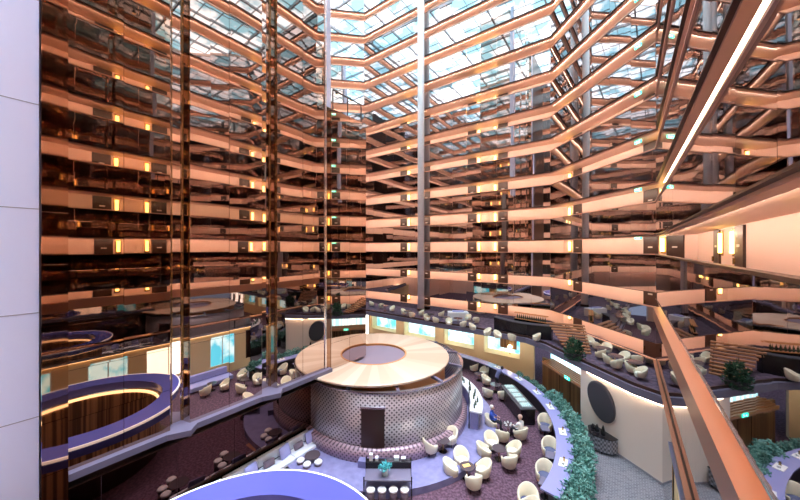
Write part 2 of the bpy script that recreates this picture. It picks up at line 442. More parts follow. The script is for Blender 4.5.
# ------------------------------------------------------------------ mirrored tower (left) and the white wall
DT = 12.6; LEDGE = EYE - 6.4; TB = EYE - 6.385; TL = EYE - 6.22
def tower_face(name, label, ua, ub, z0, z1, m, pw=1.25, ph=1.4, p=DT, tilt=.0016):
    t = thing(name, label, 'mirror wall', (0, 0, 0))
    g = NB(); n = max(1, round((z1 - z0) / ph)); h = (z1 - z0) / n
    for r in range(n): panels(g, up(ub, p), up(ua, p), z0 + r * h + .005, z0 + (r + 1) * h - .005, .05, pw, tilt, .014)
    obj('mirror_panel', g, m, t)
    g = NB(); prism(g, [up(ua, p + .06), up(ub, p + .06), up(ub, p + 5), up(ua, p + 5)], z0, z1); obj('core', g, M['tower'], t)
    return t
def notch(name, label, ua, ub, z0, z1):
    t = thing(name, label, 'mirror wall', (0, 0, 0))
    um = (ua + ub) / 2
    g = NB(); dp = .45
    pts = [up(ua, DT), up(ua + .16, DT + dp), up(ub - .10, DT + dp), up(ub, DT)]
    n = round((z1 - z0) / 2.8)
    for r in range(n):
        a, b = z0 + (z1 - z0) * r / n, z0 + (z1 - z0) * (r + 1) / n - .01
        for q in range(3): panels(g, pts[q + 1], pts[q], a, b, .02, 1, .001)
    obj('mirror_panel', g, M['tower'], t)
    g = NB()
    for u_ in (ua + .17, ub - .11):
        q = up(u_, DT + dp - .05); cyl(g, .013, z0, z1, 8, q.x, q.y)
    obj('brass_rod', g, M['brass'], t)
    g = NB(); prism(g, [up(ua, DT + dp + .1), up(ub, DT + dp + .1), up(ub, DT + 5), up(ua, DT + 5)], z0, z1); obj('core', g, M['bronze'], t)
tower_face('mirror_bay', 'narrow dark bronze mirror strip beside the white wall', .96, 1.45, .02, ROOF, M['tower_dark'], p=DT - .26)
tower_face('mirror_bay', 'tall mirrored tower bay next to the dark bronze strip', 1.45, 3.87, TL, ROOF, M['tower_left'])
notch('mirror_niche', 'narrow mirrored niche between the first two tall tower bays', 3.87, 4.46, TL, ROOF)
tower_face('mirror_bay', 'tall mirrored tower bay between the two narrow niches', 4.46, 7.17, TL, ROOF, M['tower'])
notch('mirror_niche', 'narrow mirrored niche left of the thin bright corner strip bay', 7.17, 7.88, TL, ROOF)
tower_face('mirror_bay', 'tall mirrored tower bay left of the thin bright vertical strip', 7.88, 10.6, TL, ROOF, M['tower'])
tower_face('mirror_bay', 'shorter mirrored tower bay rising from the round wooden canopy', 11.0, 13.72, TB, EYE + 7.45, M['tower'])
t = thing('corner_post', 'pale full-height corner post between tall and short mirror bays', 'post')
g = NB(); prism(g, [up(10.6, DT + .02), up(11.0, DT + .02), up(11.0, DT + .5), up(10.6, DT + .5)], EYE + 7.45, ROOF); obj('white_cladding', g, M['white'], t)
g = NB(); prism(g, [up(10.6, DT + .02), up(11.0, DT + .02), up(11.0, DT + 2), up(10.6, DT + 2)], LEDGE - .3, EYE + 7.445); obj('bronze_cladding', g, M['tower_dark'], t)
g = NB(); prism(g, [up(10.57, DT - .05), up(10.66, DT - .05), up(10.66, DT + .015), up(10.57, DT + .015)], LEDGE, ROOF); obj('bright_strip', g, M['chrome'], t)
t = thing('roof_railing', 'thin dark railing on top of the shorter mirror bay', 'railing')
for u_ in (11.3, 12.4, 13.5):
    q = up(u_, DT + .2); g = NB(); cyl(g, .035, EYE + 7.45, EYE + 8.6, 8, q.x, q.y); obj('post', g, M['bronze'], t)
g = NB(); bar(g, (*up(11.3, DT + .2), EYE + 8.6), (*up(13.5, DT + .2), EYE + 8.6), .06); obj('top_rail', g, M['bronze'], t)
# ledge under the tower
t = thing('tower_ledge', 'mauve ledge running along the foot of the mirrored tower', 'ledge')
g = NB()
prism(g, [up(1.46, DT - .22), up(10.9, DT - .22), up(10.9, DT + .5), up(1.46, DT + .5)], TL - .2, TL)
for ua, ub in ((3.85, 4.5), (7.15, 7.9)):
    prism(g, [up(ua - .12, DT - .25), up(ub - .2, DT - .55), up(ub + .1, DT - .22), up(ub + .1, DT - .1), up(ua - .1, DT - .1)], TL - .19, TL + .005)
obj('ledge_top', g, M['slab'], t)
# white wall
g = NB(); prism(g, [up(-1.2, DT), up(.94, DT), up(.94, DT + .6), up(-1.2, DT + .6)], LEDGE - .3, ROOF)
w = struct('wall_white', g, M['white'])
g = NB()
for hz in (-4.45, -1.69, 1.06, 3.83, 6.6, 9.4, 12.2):
    prism(g, [up(-1.2, DT - .004), up(.94, DT - .004), up(.94, DT + .01), up(-1.2, DT + .01)], EYE + hz - .012, EYE + hz + .012)
obj('panel_joint', g, M['joint'], w)
g = NB(); prism(g, [up(-10, DT + .02), up(-1.21, DT + .02), up(-1.21, DT + .6), up(-10, DT + .6)], 0, ROOF); struct('wall_dark', g, M['bronze'])
# lower storey under the tower: brown mirror wall behind the sofa
t = thing('low_mirror_wall', 'dark brown mirror wall behind the long sofa, under the ledge', 'mirror wall')
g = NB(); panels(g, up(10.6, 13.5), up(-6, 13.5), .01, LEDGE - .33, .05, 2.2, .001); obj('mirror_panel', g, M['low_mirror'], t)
g = NB(); prism(g, [up(-10, DT), up(10.9, DT), up(10.9, DT + 5), up(-10, DT + 5)], LEDGE - .34, LEDGE - .30); obj('underside', g, M['bronze'], t)

# ------------------------------------------------------------------ lobby floor, terrace and lower walls
g = NB(); prism(g, [up(-12, -6), up(48, -6), up(48, 38), up(-12, 38)], -.2, 0)
struct('floor', g, M['carpet'])
DCX, DCY = -1.54, 19.0          # centre of the curved counter and of the canopy
RX, RY = -.95, 19.2             # centre of the drum
# terrace edge, from the right wing round to the far left
TE = [Vector(q) for q in ((11.55, 13.1), (10.9, 14.4), (10.35, 17.0), (10.0, 19.0), (9.75, 20.6), (9.1, 22.2), (7.7, 23.4), (3.4, 26.5), (0, 29.1), (-3.6, 31.9), (-7.0, 32.9), (-14, 32.0), (-22, 26))]
bk = [RING[1] + (RING[0] - RING[1]).normalized() * 4, RING[1], RING[2], RING[3], RING[4], Vector((-26, 28))]
def inset(pts, d):
    out = []
    for i, p in enumerate(pts):
        a = pts[max(0, i - 1)]; c = pts[min(len(pts) - 1, i + 1)]; dd = (c - a).normalized()
        out.append(p - Vector((-dd.y, dd.x)) * d)
    return out
g = NB()
TI = inset(TE, DEEP)
from mathutils.geometry import tessellate_polygon
poly = TE + [BACK[4], BACK[3], BACK[2], BACK[1]]
tris = tessellate_polygon([[Vector((p.x, p.y, 0)) for p in poly]])
for z in (LEDGE - .02, LEDGE - .22):
    vs = [g.verts.new((p.x, p.y, z)) for p in poly]
    for tr in tris: g.faces.new([vs[x] for x in tr])
struct('terrace_floor', g, M['terrace'])
t = thing('terrace_ledge', 'mauve ledge edging the raised terrace above the window wall', 'ledge')
g = NB()
TO = inset(TE, -.12); TIn = inset(TE, .25)
for i in range(len(TE) - 1):
    prism(g, [TO[i], TO[i + 1], TIn[i + 1], TIn[i]], LEDGE - .34, LEDGE + .02)
obj('ledge_top', g, M['slab'], t)
g = NB()
TG = inset(TE, .02); TG2 = inset(TE, .07)
for i in range(len(TE) - 1):
    prism(g, [TG[i], TG[i + 1], TG2[i + 1], TG2[i]], LEDGE + .021, LEDGE + .17)
obj('kerb', g, M['bronze'], t)
g = NB()
TS = inset(TE, .95); TS2 = inset(TE, 1.10); TW = inset(TE, -.10); TW2 = inset(TE, -.05)
for i in range(len(TE) - 1):
    if i < 2: prism(g, [TW[i], TW[i + 1], TW2[i + 1], TW2[i]], LEDGE - .375, LEDGE - .341)
    elif i > 4: prism(g, [TS[i], TS[i + 1], TS2[i + 1], TS2[i]], LEDGE - .26, LEDGE - .225)
obj('added_wash', g, M['wash'], t)  # added glowing strips that brighten the lobby walls below

# lower walls stand just behind the terrace edge
WL = inset(TE, .30)
zt = LEDGE - .345
def seg(a, b): d = (b - a); l = d.length; d = d / l; return d, Vector((-d.y, d.x)), l
def wallbox(bm, a, d, nn, s0, s1, z0, z1, th=.3, off=0.0):
    prism(bm, [a + d * s0 + nn * off, a + d * s1 + nn * off, a + d * s1 + nn * (off - th), a + d * s0 + nn * (off - th)], z0, z1)
# far window wall between pixel columns
A = WL[5]; B = WL[9]
dF, nF, lF = seg(Vector((10.8, 23.55)), Vector((-2.45, 33.75)))
A = Vector((10.8, 23.55))
def s_at(px):
    r = (px - 400) / F_PX
    return (A.x - r * A.y) / (r * dF.y - dF.x)
g = NB(); wallbox(g, A, dF, nF, s_at(534), lF + 6, 0, 1.45, .3)
PIL = [(534, 520), (484, 474), (444, 435), (404, 396), (372, 364)]
for a, b in PIL: wallbox(g, A, dF, nF, s_at(a), s_at(b), 1.45, zt)
wallbox(g, A, dF, nF, lF + 1, lF + 6, 1.45, zt)
wallbox(g, A, dF, nF, s_at(534), lF + 6, zt - .18, zt)
struct('wall_lobby_far', g, M['cream'])
wins = [(520, 484), (474, 444), (435, 404), (396, 372)]
for n, (a, b) in enumerate(wins):
    g = NB(); wallbox(g, A, dF, nF, s_at(a), s_at(b), 1.45, zt - .18, .04, -.8)
    w = struct('window_%d' % (n + 2), g, M['daypane'])
    g = NB()
    sa, sb = s_at(a), s_at(b)
    for s_ in (sa + .03, (sa + sb) / 2, sb - .03): wallbox(g, A, dF, nF, s_ - .03, s_ + .03, 1.45, zt - .18, .06, -.76)
    wallbox(g, A, dF, nF, sa, sb, 1.45, 1.52, .06, -.76); obj('window_frame', g, M['offwhite'], w)
    g = NB()
    p = [A + dF * sa, A + dF * sb, A + dF * sb - nF * .76, A + dF * sa - nF * .76]
    hexa(g, [(p[0].x, p[0].y, 1.3), (p[1].x, p[1].y, 1.3), (p[2].x, p[2].y, 1.5), (p[3].x, p[3].y, 1.5), (p[0].x, p[0].y, 1.4), (p[1].x, p[1].y, 1.4), (p[2].x, p[2].y, 1.6), (p[3].x, p[3].y, 1.6)])
    for q0, q1 in ((sa - .02, sa + .02), (sb - .02, sb + .02)): wallbox(g, A, dF, nF, q0, q1, 1.45, zt - .18, .75, 0)
    obj('window_sill', g, M['cream'], w)
g = NB(); wallbox(g, A, dF, nF, lF + 1.2, lF + 5.6, .3, zt - .2, .04, .04); w = struct('window_7', g, M['shopglow'])
g = NB()
for s_ in (1.2, 2.3, 2.9, 4.2, 4.9, 5.6): wallbox(g, A, dF, nF, lF + s_ - .06, lF + s_ + .06, .3, zt - .2, .04, .09)
wallbox(g, A, dF, nF, lF + 2.3, lF + 2.9, .3, 2.5, .03, .08); wallbox(g, A, dF, nF, lF + 4.2, lF + 4.9, .3, 2.5, .03, .08)
obj('window_frame', g, M['bronze'], w)
# dark lit panel and a glowing lamp in the first window
t = thing('window_screen', 'dark bronze panel inside the window at right of the cream wall', 'screen')
g = NB(); wallbox(g, A, dF, nF, s_at(514), s_at(497), 1.9, 3.1, .04, -.70); obj('panel', g, M['timber'], t)
q = A + dF * s_at(508) - nF * .5
t = thing('globe_lamp', 'small glowing globe lamp on the window sill before the dark panel', 'lamp', (q.x, q.y, 1.54))
g = NB(); cyl(g, .08, 0, .05, 12); obj('base', g, M['brass'], t)
g = NB(); cyl(g, .015, .05, .45, 8); obj('stem', g, M['brass'], t)
g = NB(); bmesh.ops.create_uvsphere(g, u_segments=16, v_segments=10, radius=.17, matrix=Matrix.Translation((0, 0, .58))); obj('globe', g, M['lampshade'], t, True)
# timber niche and its slatted canopy
A2 = Vector((10.15, 21.75)); B2 = Vector((10.65, 17.3)); dN, nN, lN = seg(B2, A2)
g = NB(); wallbox(g, B2, dN, nN, -.6, lN + .8, 0, 2.3, .2, -.35); nw = struct('wall_timber', g, M['timber'])
g = NB()
for s_ in (1.1, 2.2, 3.3): wallbox(g, B2, dN, nN, s_ - .015, s_ + .015, 0, 2.3, .02, -.34)
obj('board_joint', g, M['black'], nw)
g = NB(); wallbox(g, B2, dN, nN, -.6, lN + .8, 2.2, zt, .05, -1.0); struct('window_6', g, M['pane_curtain'])
t = thing('timber_canopy', 'slatted timber canopy above the wooden doors', 'canopy')
g = NB(); wallbox(g, B2, dN, nN, .05, lN - .15, 2.2, 2.26, .9, .25); obj('deck', g, M['slat'], t)
g = NB()
for n in range(6):
    wallbox(g, B2, dN, nN, .05, lN - .15, 2.28 + .0 * n, 2.40 + .03 * n, .07, .25 - .14 * n)
obj('slat', g, M['orange_wood'], t)
q = B2 + dN * 1.6 + nN * .29
exit_sign((q.x, q.y, 2.42), math.atan2(dN.y, dN.x), 'green exit sign on the slatted timber canopy in the lobby')
# off-white wall with the dark pebble-shaped panel
A3 = Vector((11.35, 13.3)); B3 = Vector((10.2, 17.45)); dW, nW, lW = seg(A3, B3)
g = NB(); wallbox(g, A3, dW, nW, 0, lW, 0, zt, .35); struct('wall_lobby_right', g, M['offwhite'])
g = NB(); wallbox(g, A3, dW, nW, -.05, lW, 0, .10, .02, .02); struct('baseboard_right', g, M['joint'])
ang = math.atan2(dW.y, dW.x)
q = A3 + dW * (lW - 1.35) + nW * .02
t = tag(bpy.data.objects.new('tmp', None), None)
def pebble():
    g = NB(); n = 40; a = []; b = []; c = []
    for i in range(n):
        th = 2 * PI * i / n; r = 1 + .10 * math.sin(th) - .08 * math.cos(2 * th)
        x, z = -.84 * r * math.cos(th) + .16 * math.sin(th), .90 * r * math.sin(th)
        a.append(g.verts.new((x, .0, z))); b.append(g.verts.new((x, .07, z))); c.append(g.verts.new((x * .93, .10, z * .93)))
    g.faces.new(c)
    g.faces.new(list(reversed(a)))
    for A_, B_ in ((a, b), (b, c)):
        for i in range(n): g.faces.new((A_[i], A_[(i + 1) % n], B_[(i + 1) % n], B_[i]))
    return g
o = obj('wall_art', pebble(), M['grey']); o.location = (q.x, q.y, 2.15); o.rotation_euler = (0, 0, ang)
tag(o, 'large dark pebble-shaped panel on the off-white lobby wall', 'wall art')
# basket console under it
q = A3 + dW * (lW - 1.6) + nW * .5
t = thing('basket_planter', 'half-round woven grey console below the dark pebble panel', 'planter', (q.x, q.y, 0), ang)
g = NB()
pts = [(-.68, -.42)] + [(-.68 + 1.36 * i / 16, -.05 + .45 * math.sin(PI * i / 16)) for i in range(17)] + [(.68, -.42)]
prism(g, pts, .12, .78); obj('basket', g, M['basket'], t)
g = NB(); prism(g, [(x * 1.03, y * 1.03) for x, y in pts], .78, .82); obj('rim', g, M['black'], t)
g = NB()
for x, y in ((-.6, -.35), (.6, -.35), (-.35, .2), (.35, .2)): cyl(g, .025, 0, .12, 8, x, y)
obj('leg', g, M['black'], t)
for n, (x, hh) in enumerate(((-.25, .55), (.1, .42), (.35, .3))):
    qq = q + Vector((math.cos(ang), math.sin(ang))) * x
    t = thing('sculpture', ['tall', 'middle', 'short'][n] + ' dark pointed sculpture standing on the woven console', 'sculpture', (qq.x, qq.y, .82), ang, 'sculptures on the woven console')
    g = NB(); lathe(g, [(0, 0), (.09, 0), (.1, hh * .3), (.05, hh * .75), (0, hh)], 12); obj('body', g, M['black'], t, True)
    g = NB(); cyl(g, .1, 0, .02, 12); obj('base', g, M['grey'], t)
# paving outside the hedge
g = NB()
cols = [(DCX + r * math.cos(a), DCY + r * math.sin(a)) for r, a in [(11.0, math.radians(-46 + 4 * i)) for i in range(16)]]
out = [up(u_, -1.3) for u_ in (24, 20, 14.5, 13)]
prism(g, [Vector(c) for c in cols] + [Vector((10.9, 21.5))] + [Vector((11.3, 17))] + out[1:], .0, .012)
struct('floor_paving', g, M['paving'])
# dark lobby walls closing the room under the wings
g = NB(); prism(g, [up(-10, WALLP - .2), up(16.5, WALLP - .2), up(16.5, WALLP - .4), up(-10, WALLP - .4)], 0, 3.1); struct('wall_lobby_side', g, M['bronze'])
# window wall under the right wing
dS, nS, lS = seg(up(-8, WALLP - .02), up(13.98, WALLP - .02)); AS = up(-8, WALLP - .02)
g = NB(); wallbox(g, AS, dS, nS, 0, lS, 0, .8, .1); wallbox(g, AS, dS, nS, 0, lS, 3.2, 3.5, .1)
k_ = 0; s_ = 0.0; wn = []
while s_ < lS - .5:
    wallbox(g, AS, dS, nS, s_, min(lS, s_ + [.9, 1.5][k_ % 2]), .8, 3.2, .1)
    a_ = s_ + [.9, 1.5][k_ % 2]; b_ = min(lS, a_ + [2.6, 1.9][k_ % 2])
    if b_ - a_ > .5: wn.append((a_, b_))
    s_ = b_; k_ += 1
struct('wall_lobby_windows', g, M['cream'])
for n, (a_, b_) in enumerate(wn):
    g = NB(); wallbox(g, AS, dS, nS, a_, b_, .8, 3.2, .03, -.08); w = struct('window_%d' % (10 + n), g, M['shopglow' if n % 3 == 1 else 'daypane'])
    g = NB()
    for q_ in (a_ + .03, (a_ + b_) / 2, b_ - .03): wallbox(g, AS, dS, nS, q_ - .03, q_ + .03, .8, 3.2, .04, -.03)
    obj('window_frame', g, M['offwhite'], w)
t = thing('side_ledge', 'mauve ledge above the windows under the right wing', 'ledge')
g = NB(); prism(g, [up(-8, WALLP + .10), up(14, WALLP + .10), up(14, WALLP - .1), up(-8, WALLP - .1)], 3.5, 3.6); obj('ledge_top', g, M['slab'], t)
g = NB(); prism(g, [up(-8, WALLP + .08), up(14, WALLP + .08), up(14, WALLP + .01), up(-8, WALLP + .01)], 3.47, 3.499); obj('added_wash', g, M['softled'], t)  # dim glow strip added under the side ledge
g = NB(); wallbox(g, Vector((-14, 32.6)), *seg(Vector((-14, 32.6)), Vector((-30, 20)))[:2], 0, 20, 0, zt); struct('wall_lobby_left', g, M['cream'])

# column in front of the far wing
dv, nv, lv = seg(Vb, Vc)
r_ = (421 - 400) / F_PX; q0 = Vb + nv * .55
s_ = (q0.x - r_ * q0.y) / (r_ * dv.y - dv.x); q = q0 + dv * s_
t = thing('column', 'slim white full-height column in front of the far wing', 'column', (q.x, q.y, LEDGE))
g = NB(); cyl(g, .35, 0, ROOF - LEDGE, 20); obj('shaft', g, mat('white column paint', (.93, .93, .96), .5), t, True)
g = NB(); cyl(g, .42, 0, .25, 20); obj('base', g, M['bronze'], t)
r_ = (407 - 400) / F_PX; q0 = Vb - nv * .5
s_ = (q0.x - r_ * q0.y) / (r_ * dv.y - dv.x)

# ------------------------------------------------------------------ round bar with the wooden canopy
t = thing('round_bar', 'round pierced-metal bar drum under the pale wooden canopy', 'bar', (RX, RY, 0))
g = NB(); ringbar(g, 4.1, 6.6, 0, .30, n=96); obj('platform', g, M['platform'], t)
g = NB(); lathe(g, [(4.72, .9), (4.72, 3.42), (4.62, 3.42), (4.62, .9), (4.72, .9)], 96); o = obj('screen', g, M['screen'], t, True); uv_cyl(o, 0, 0, 4.7)
g = NB(); lathe(g, [(4.66, .3), (5.0, .3), (5.0, .86), (4.73, .9)], 96); o = obj('plinth', g, M['plinth'], t, True); uv_cyl(o, 0, 0, 4.9)
g = NB(); ringbar(g, 4.6, 4.78, 3.42, 3.48, n=96); obj('top_rim', g, M['chrome'], t)
g = NB(); lathe(g, [(3.7, .3), (3.7, 3.64)], 96); obj('inner_wall', g, M['orange_wood'], t, True)
aD = math.atan2(14.5 - RY, -1.27 - RX)
g = NB()
ringbar(g, 4.68, 4.80, .92, 2.75, n=6, a0=aD - .115, a1=aD + .115); obj('bar_door', g, M['door'], t)
g = NB(); ringbar(g, 4.68, 4.86, 2.75, 2.84, n=6, a0=aD - .125, a1=aD + .125); obj('door_lintel', g, M['chrome'], t)
g = NB(); ringbar(g, 4.9, 5.3, .3, .6, n=6, a0=aD - .115, a1=aD + .115); obj('step', g, M['platform'], t)
for n in range(12):
    a = 2 * PI * (n + .35) / 12
    g = NB(); c, s = math.cos(a), math.sin(a)
    hexa(g, [(c * 4.0 - s * .07, s * 4.0 + c * .07, 3.48), (c * 4.0 + s * .07, s * 4.0 - c * .07, 3.48), (c * 4.75 + s * .07, s * 4.75 - c * .07, 3.44), (c * 4.75 - s * .07, s * 4.75 + c * .07, 3.44),
             (c * 4.0 - s * .07, s * 4.0 + c * .07, 3.63), (c * 4.0 + s * .07, s * 4.0 - c * .07, 3.63), (c * 4.75 + s * .07, s * 4.75 - c * .07, 3.54), (c * 4.75 - s * .07, s * 4.75 + c * .07, 3.54)])
    obj('bracket', g, M['slab'], t)
t = thing('wooden_canopy', 'pale round wooden canopy with fan boards and centre opening', 'canopy', (DCX, DCY, 3.65))
g = NB(); lathe(g, [(1.9, 0), (4.42, 0), (4.50, .05), (4.50, .12), (4.44, .15), (1.9, .15), (1.9, 0)], 96); obj('fan_boards', g, M['fan'], t)
g = NB(); lathe(g, [(0, .04), (1.88, .04)], 64); obj('centre_disc', g, M['mauve'], t)
g = NB(); ringbar(g, 1.86, 1.95, .02, .17, n=64); obj('inner_rim', g, M['orange_wood'], t)
# white bar counter on the right side of the drum
t = thing('bar_counter', 'curved white bar counter at the right of the metal drum', 'bar counter', (RX, RY, 0))
aa0, aa1 = math.radians(-24), math.radians(42)
g = NB(); ringbar(g, 5.2, 5.9, 1.2, 1.28, n=28, a0=aa0, a1=aa1); obj('counter_top', g, M['barwhite'], t)
g = NB(); ringbar(g, 5.3, 5.7, .305, 1.199, n=28, a0=aa0, a1=aa1); obj('counter_front', g, M['platform'], t)
g = NB(); ringbar(g, 5.2, 5.245, .305, 2.6, n=2, a0=aa0 - .01, a1=aa0 + .01); obj('end_post', g, M['black'], t)
for n in range(16):
    a = aa0 + (aa1 - aa0) * (n + 1) / 17
    if n == 0:
        bt = thing('bottle', 'x', 'bottle')
        g = NB(); lathe(g, [(0, 0), (.05, 0), (.05, .2), (.018, .27), (.018, .33), (0, .33)], 10); obj('glass', g, M['bottle'], bt, True)
        g = NB(); cyl(g, .02, .325, .345, 8); obj('cap', g, M['brass'], bt)
        bt0 = bt; bt.location = (RX + 5.45 * math.cos(a), RY + 5.45 * math.sin(a), 1.28)
        bt['label'] = 'dark bottle standing on the curved white bar counter'; bt['group'] = 'bottles on the white bar counter'
    else:
        rr = 5.4 + .1 * (n % 3); dup(bt0, (RX + rr * math.cos(a), RY + rr * math.sin(a), 1.28), 0, 'dark bottle standing on the curved white bar counter', 'bottles on the white bar counter')

# ------------------------------------------------------------------ blue canopy below the camera
BX, BY = -3.55, 5.9
t = thing('blue_canopy', 'large round blue canopy with white rim at the bottom edge', 'canopy', (BX, BY, 0))
g = NB(); lathe(g, [(2.68, 3.0), (3.62, 3.0), (3.62, 3.38), (2.68, 3.38), (2.68, 3.0)], 96); obj('canopy_ring', g, M['blue_top'], t)
g = NB(); ringbar(g, 3.62, 3.665, 3.30, 3.39, n=96); obj('white_rim', g, M['rim'], t)
g = NB(); lathe(g, [(2.62, 1.0), (2.62, 3.0)], 96); obj('timber_drum', g, M['curtain_wood'], t, True)
g = NB(); ringbar(g, 2.54, 2.60, 2.86, 2.98, n=96); obj('cove_light', g, M['softled'], t)
g = NB(); ringbar(g, 3.4, 3.5, 2.95, 2.995, n=96); obj('edge_light', g, M['softled'], t)
g = NB(); ringbar(g, 2.58, 3.1, 0, 1.0, n=64); obj('plinth', g, M['bronze'], t)

# ------------------------------------------------------------------ curved counter, hedge
t = thing('curved_counter', 'long curved lavender counter along the leafy hedge', 'counter', (DCX, DCY, 0))
g = NB(); ringbar(g, 9.95, 10.65, .98, 1.05, n=80, a0=math.radians(-46), a1=math.radians(52)); obj('counter_top', g, M['counter'], t)
g = NB(); ringbar(g, 10.25, 10.6, 0, .98, n=80, a0=math.radians(-46), a1=math.radians(52)); obj('counter_base', g, M['grey'], t)
t = thing('hedge_planter', 'low dark curved planter trough behind the lavender counter', 'planter', (DCX, DCY, 0))
g = NB(); ringbar(g, 10.70, 11.30, 0, .7, n=80, a0=math.radians(-46), a1=math.radians(22)); obj('trough', g, M['grey'], t)
g = NB(); ringbar(g, 10.74, 11.26, .70, .72, n=80, a0=math.radians(-46), a1=math.radians(22)); obj('soil', g, M['black'], t)
def leaves(n, sx, sy, sz, ls, seed):
    rnd = random.Random(seed); g = NB()
    for _ in range(n):
        while True:
            x, y, z = rnd.uniform(-1, 1), rnd.uniform(-1, 1), rnd.uniform(0, 1)
            if x * x + y * y + z * z < 1.05: break
        c = Vector((x * sx, y * sy, z * sz)); d = Vector((rnd.gauss(0, 1), rnd.gauss(0, 1), rnd.uniform(-.2, 1))).normalized()
        s = d.cross(Vector((rnd.random(), rnd.random(), .3))).normalized(); l = ls * rnd.uniform(.7, 1.3)
        nn = d.cross(s) * l * .12
        v = [g.verts.new(c), g.verts.new(c + d * l * .5 + s * l * .25 + nn), g.verts.new(c + d * l), g.verts.new(c + d * l * .5 - s * l * .25 + nn)]
        g.faces.new(v)
    return g
shr = None
for n in range(17):
    a = math.radians(-45 + 65 * n / 16)
    loc = (DCX + 11.0 * math.cos(a), DCY + 11.0 * math.sin(a), .72)
    big = 1.0 if n < 12 else .6
    lb = 'teal-green leafy shrub in the curved planter, number %s from the near end' % ['one', 'two', 'three', 'four', 'five', 'six', 'seven', 'eight', 'nine', 'ten', 'eleven', 'twelve', 'thirteen', 'fourteen', 'fifteen', 'sixteen', 'seventeen'][n]
    if shr is None:
        shr = thing('hedge_shrub', lb, 'shrub', loc, a, 'hedge shrubs behind the counter')
        obj('foliage', leaves(380, .44, .58, .72, .18, 3), M['leaf'], shr)
        g = NB()
        for x in (-.15, .1): cyl(g, .02, -.01, .5, 6, x, 0)
        obj('stem', g, M['bronze'], shr)
    else:
        o = dup(shr, loc, a + n * 2.1, lb, 'hedge shrubs behind the counter'); o.scale = (big, big, big * (.9 + .2 * (n % 3) / 2))
# place settings glowing on the counter
for n, (px, py) in enumerate(((545, 392), (552, 407), (562, 432), (569, 465), (508, 365), (525, 378))):
    x, y = at(px, py, 1.05); a = math.atan2(y - DCY, x - DCX); x, y = DCX + 10.3 * math.cos(a), DCY + 10.3 * math.sin(a)
    t = thing('serving_tray', 'white serving tray on the lavender counter, %s' % ['beside the timber doors', 'beside the farthest counter chair', 'beside the middle counter chair', 'beside the nearest counter chair', 'at its far end', 'behind the black buffet'][n], 'tray', (x, y, 1.05), a, 'trays on the lavender counter')
    g = NB(); rbox(g, -.16, .16, -.3, .3, 0, .03, .01); obj('tray', g, M['napkin'], t)
    g = NB(); cyl(g, .06, .03, .12, 12, 0, -.12); obj('cup', g, M['napkin'], t)
    g = NB(); cyl(g, .04, .03, .2, 12, .02, .1); obj('candle_glass', g, M['brass'], t)

# ------------------------------------------------------------------ tub chairs
def chair_parts(t, cheap=False, dark=False):
    g = NB(); n = 22; R = .37
    rows = []
    for i in range(n + 1):
        th = math.radians(-142 + 284 * i / n)             # 0 = back (+y)
        k = max(0.0, math.cos(th / 1.35)) ** 1.3
        top = .60 + .34 * k
        lean = .07 * k
        c, s = math.sin(th), math.cos(th)
        prof = [(R * .80, .18), (R * .98, .24), (R + .02 + lean * .4, .45), (R + .03 + lean, top - .05), (R - .01 + lean, top), (R - .05 + lean, top - .03), (R - .08, .43), (R - .10, .30)]
        rows.append([g.verts.new((r * c, r * s, z)) for r, z in prof])
    for i in range(n):
        for j in range(7): g.faces.new((rows[i][j], rows[i + 1][j], rows[i + 1][j + 1], rows[i][j + 1]))
    for rr in (rows[0], rows[-1]): g.faces.new(rr)
    obj('shell', g, M['leather'], t, True)
    g = NB(); pts = [(.30 * math.sin(2 * PI * i / 20), .29 * math.cos(2 * PI * i / 20) - .02) for i in range(20)]
    prism(g, [(x * .98, y * .98 - .02) for x, y in pts], .20, .42); prism(g, pts, .421, .46); obj('seat', g, M['slate'] if dark else M['leather_in'], t)
    if not cheap:
        for sx in (-1, 1):
            for sy in (-1, 1):
                g = NB(); cyl(g, .014, 0, .20, 8, sx * .22, sy * .2, .02); obj('leg', g, M['black'], t)
proto_c = None; proto_cheap = None; proto_dark = None
def put_chair(x, y, face, label, group, z=0.0, cheap=False, sc=.88, dark=False):
    """face: direction the sitter looks, radians"""
    global proto_c, proto_cheap, proto_dark
    rz = face + PI / 2                                     # local -y is the front
    p = proto_cheap if cheap else proto_dark if dark else proto_c
    if p is None:
        p = thing('tub_chair', label, 'chair', (x, y, z), rz, group); chair_parts(p, cheap, dark); p.scale = (sc,) * 3
        if cheap: proto_cheap = p
        elif dark: proto_dark = p
        else: proto_c = p
        return p
    o = dup(p, (x, y, z), rz, label, group); o.scale = (sc,) * 3
    return o
def round_table(x, y, z, label, r=.33, h=.55, group=None):
    t = thing('round_table', label, 'table', (x, y, z), 0, group)
    g = NB(); lathe(g, [(0, h - .03), (r - .02, h - .03), (r, h - .015), (r - .01, h), (0, h)], 28); obj('table_top', g, M['tabletop'], t)
    g = NB(); cyl(g, .03, .02, h - .03, 12); obj('pedestal', g, M['brass'], t)
    g = NB(); cyl(g, .2, 0, .02, 20); obj('base', g, M['black'], t)
    return t
def cluster(tx, ty, z, offs, names, what, group):
    round_table(tx, ty, z, 'small round dark table ' + what, group='lounge tables')
    for (dx, dy), nm in zip(offs, names):
        a = math.atan2(-dy, -dx); put_chair(tx + dx * .86, ty + dy * .86, a, 'cream tub chair %s %s' % (nm, what), group, z)
x, y = at(467, 467, .5)
cluster(x, y, 0, [(-.12, .78), (-.78, .05), (.8, .0), (.14, -.78)], ['behind the table', 'left of the table', 'right of the table', 'in front of the table'], 'holding an orange menu', 'chairs around the menu table')
t = thing('menu_card', 'orange menu card lying on the nearest lounge table', 'menu', (x - .02, y + .02, .553), .3); g = NB(); box(g, -.17, .17, -.1, .1, 0, .008); obj('cover', g, M['orange_wood'], t)
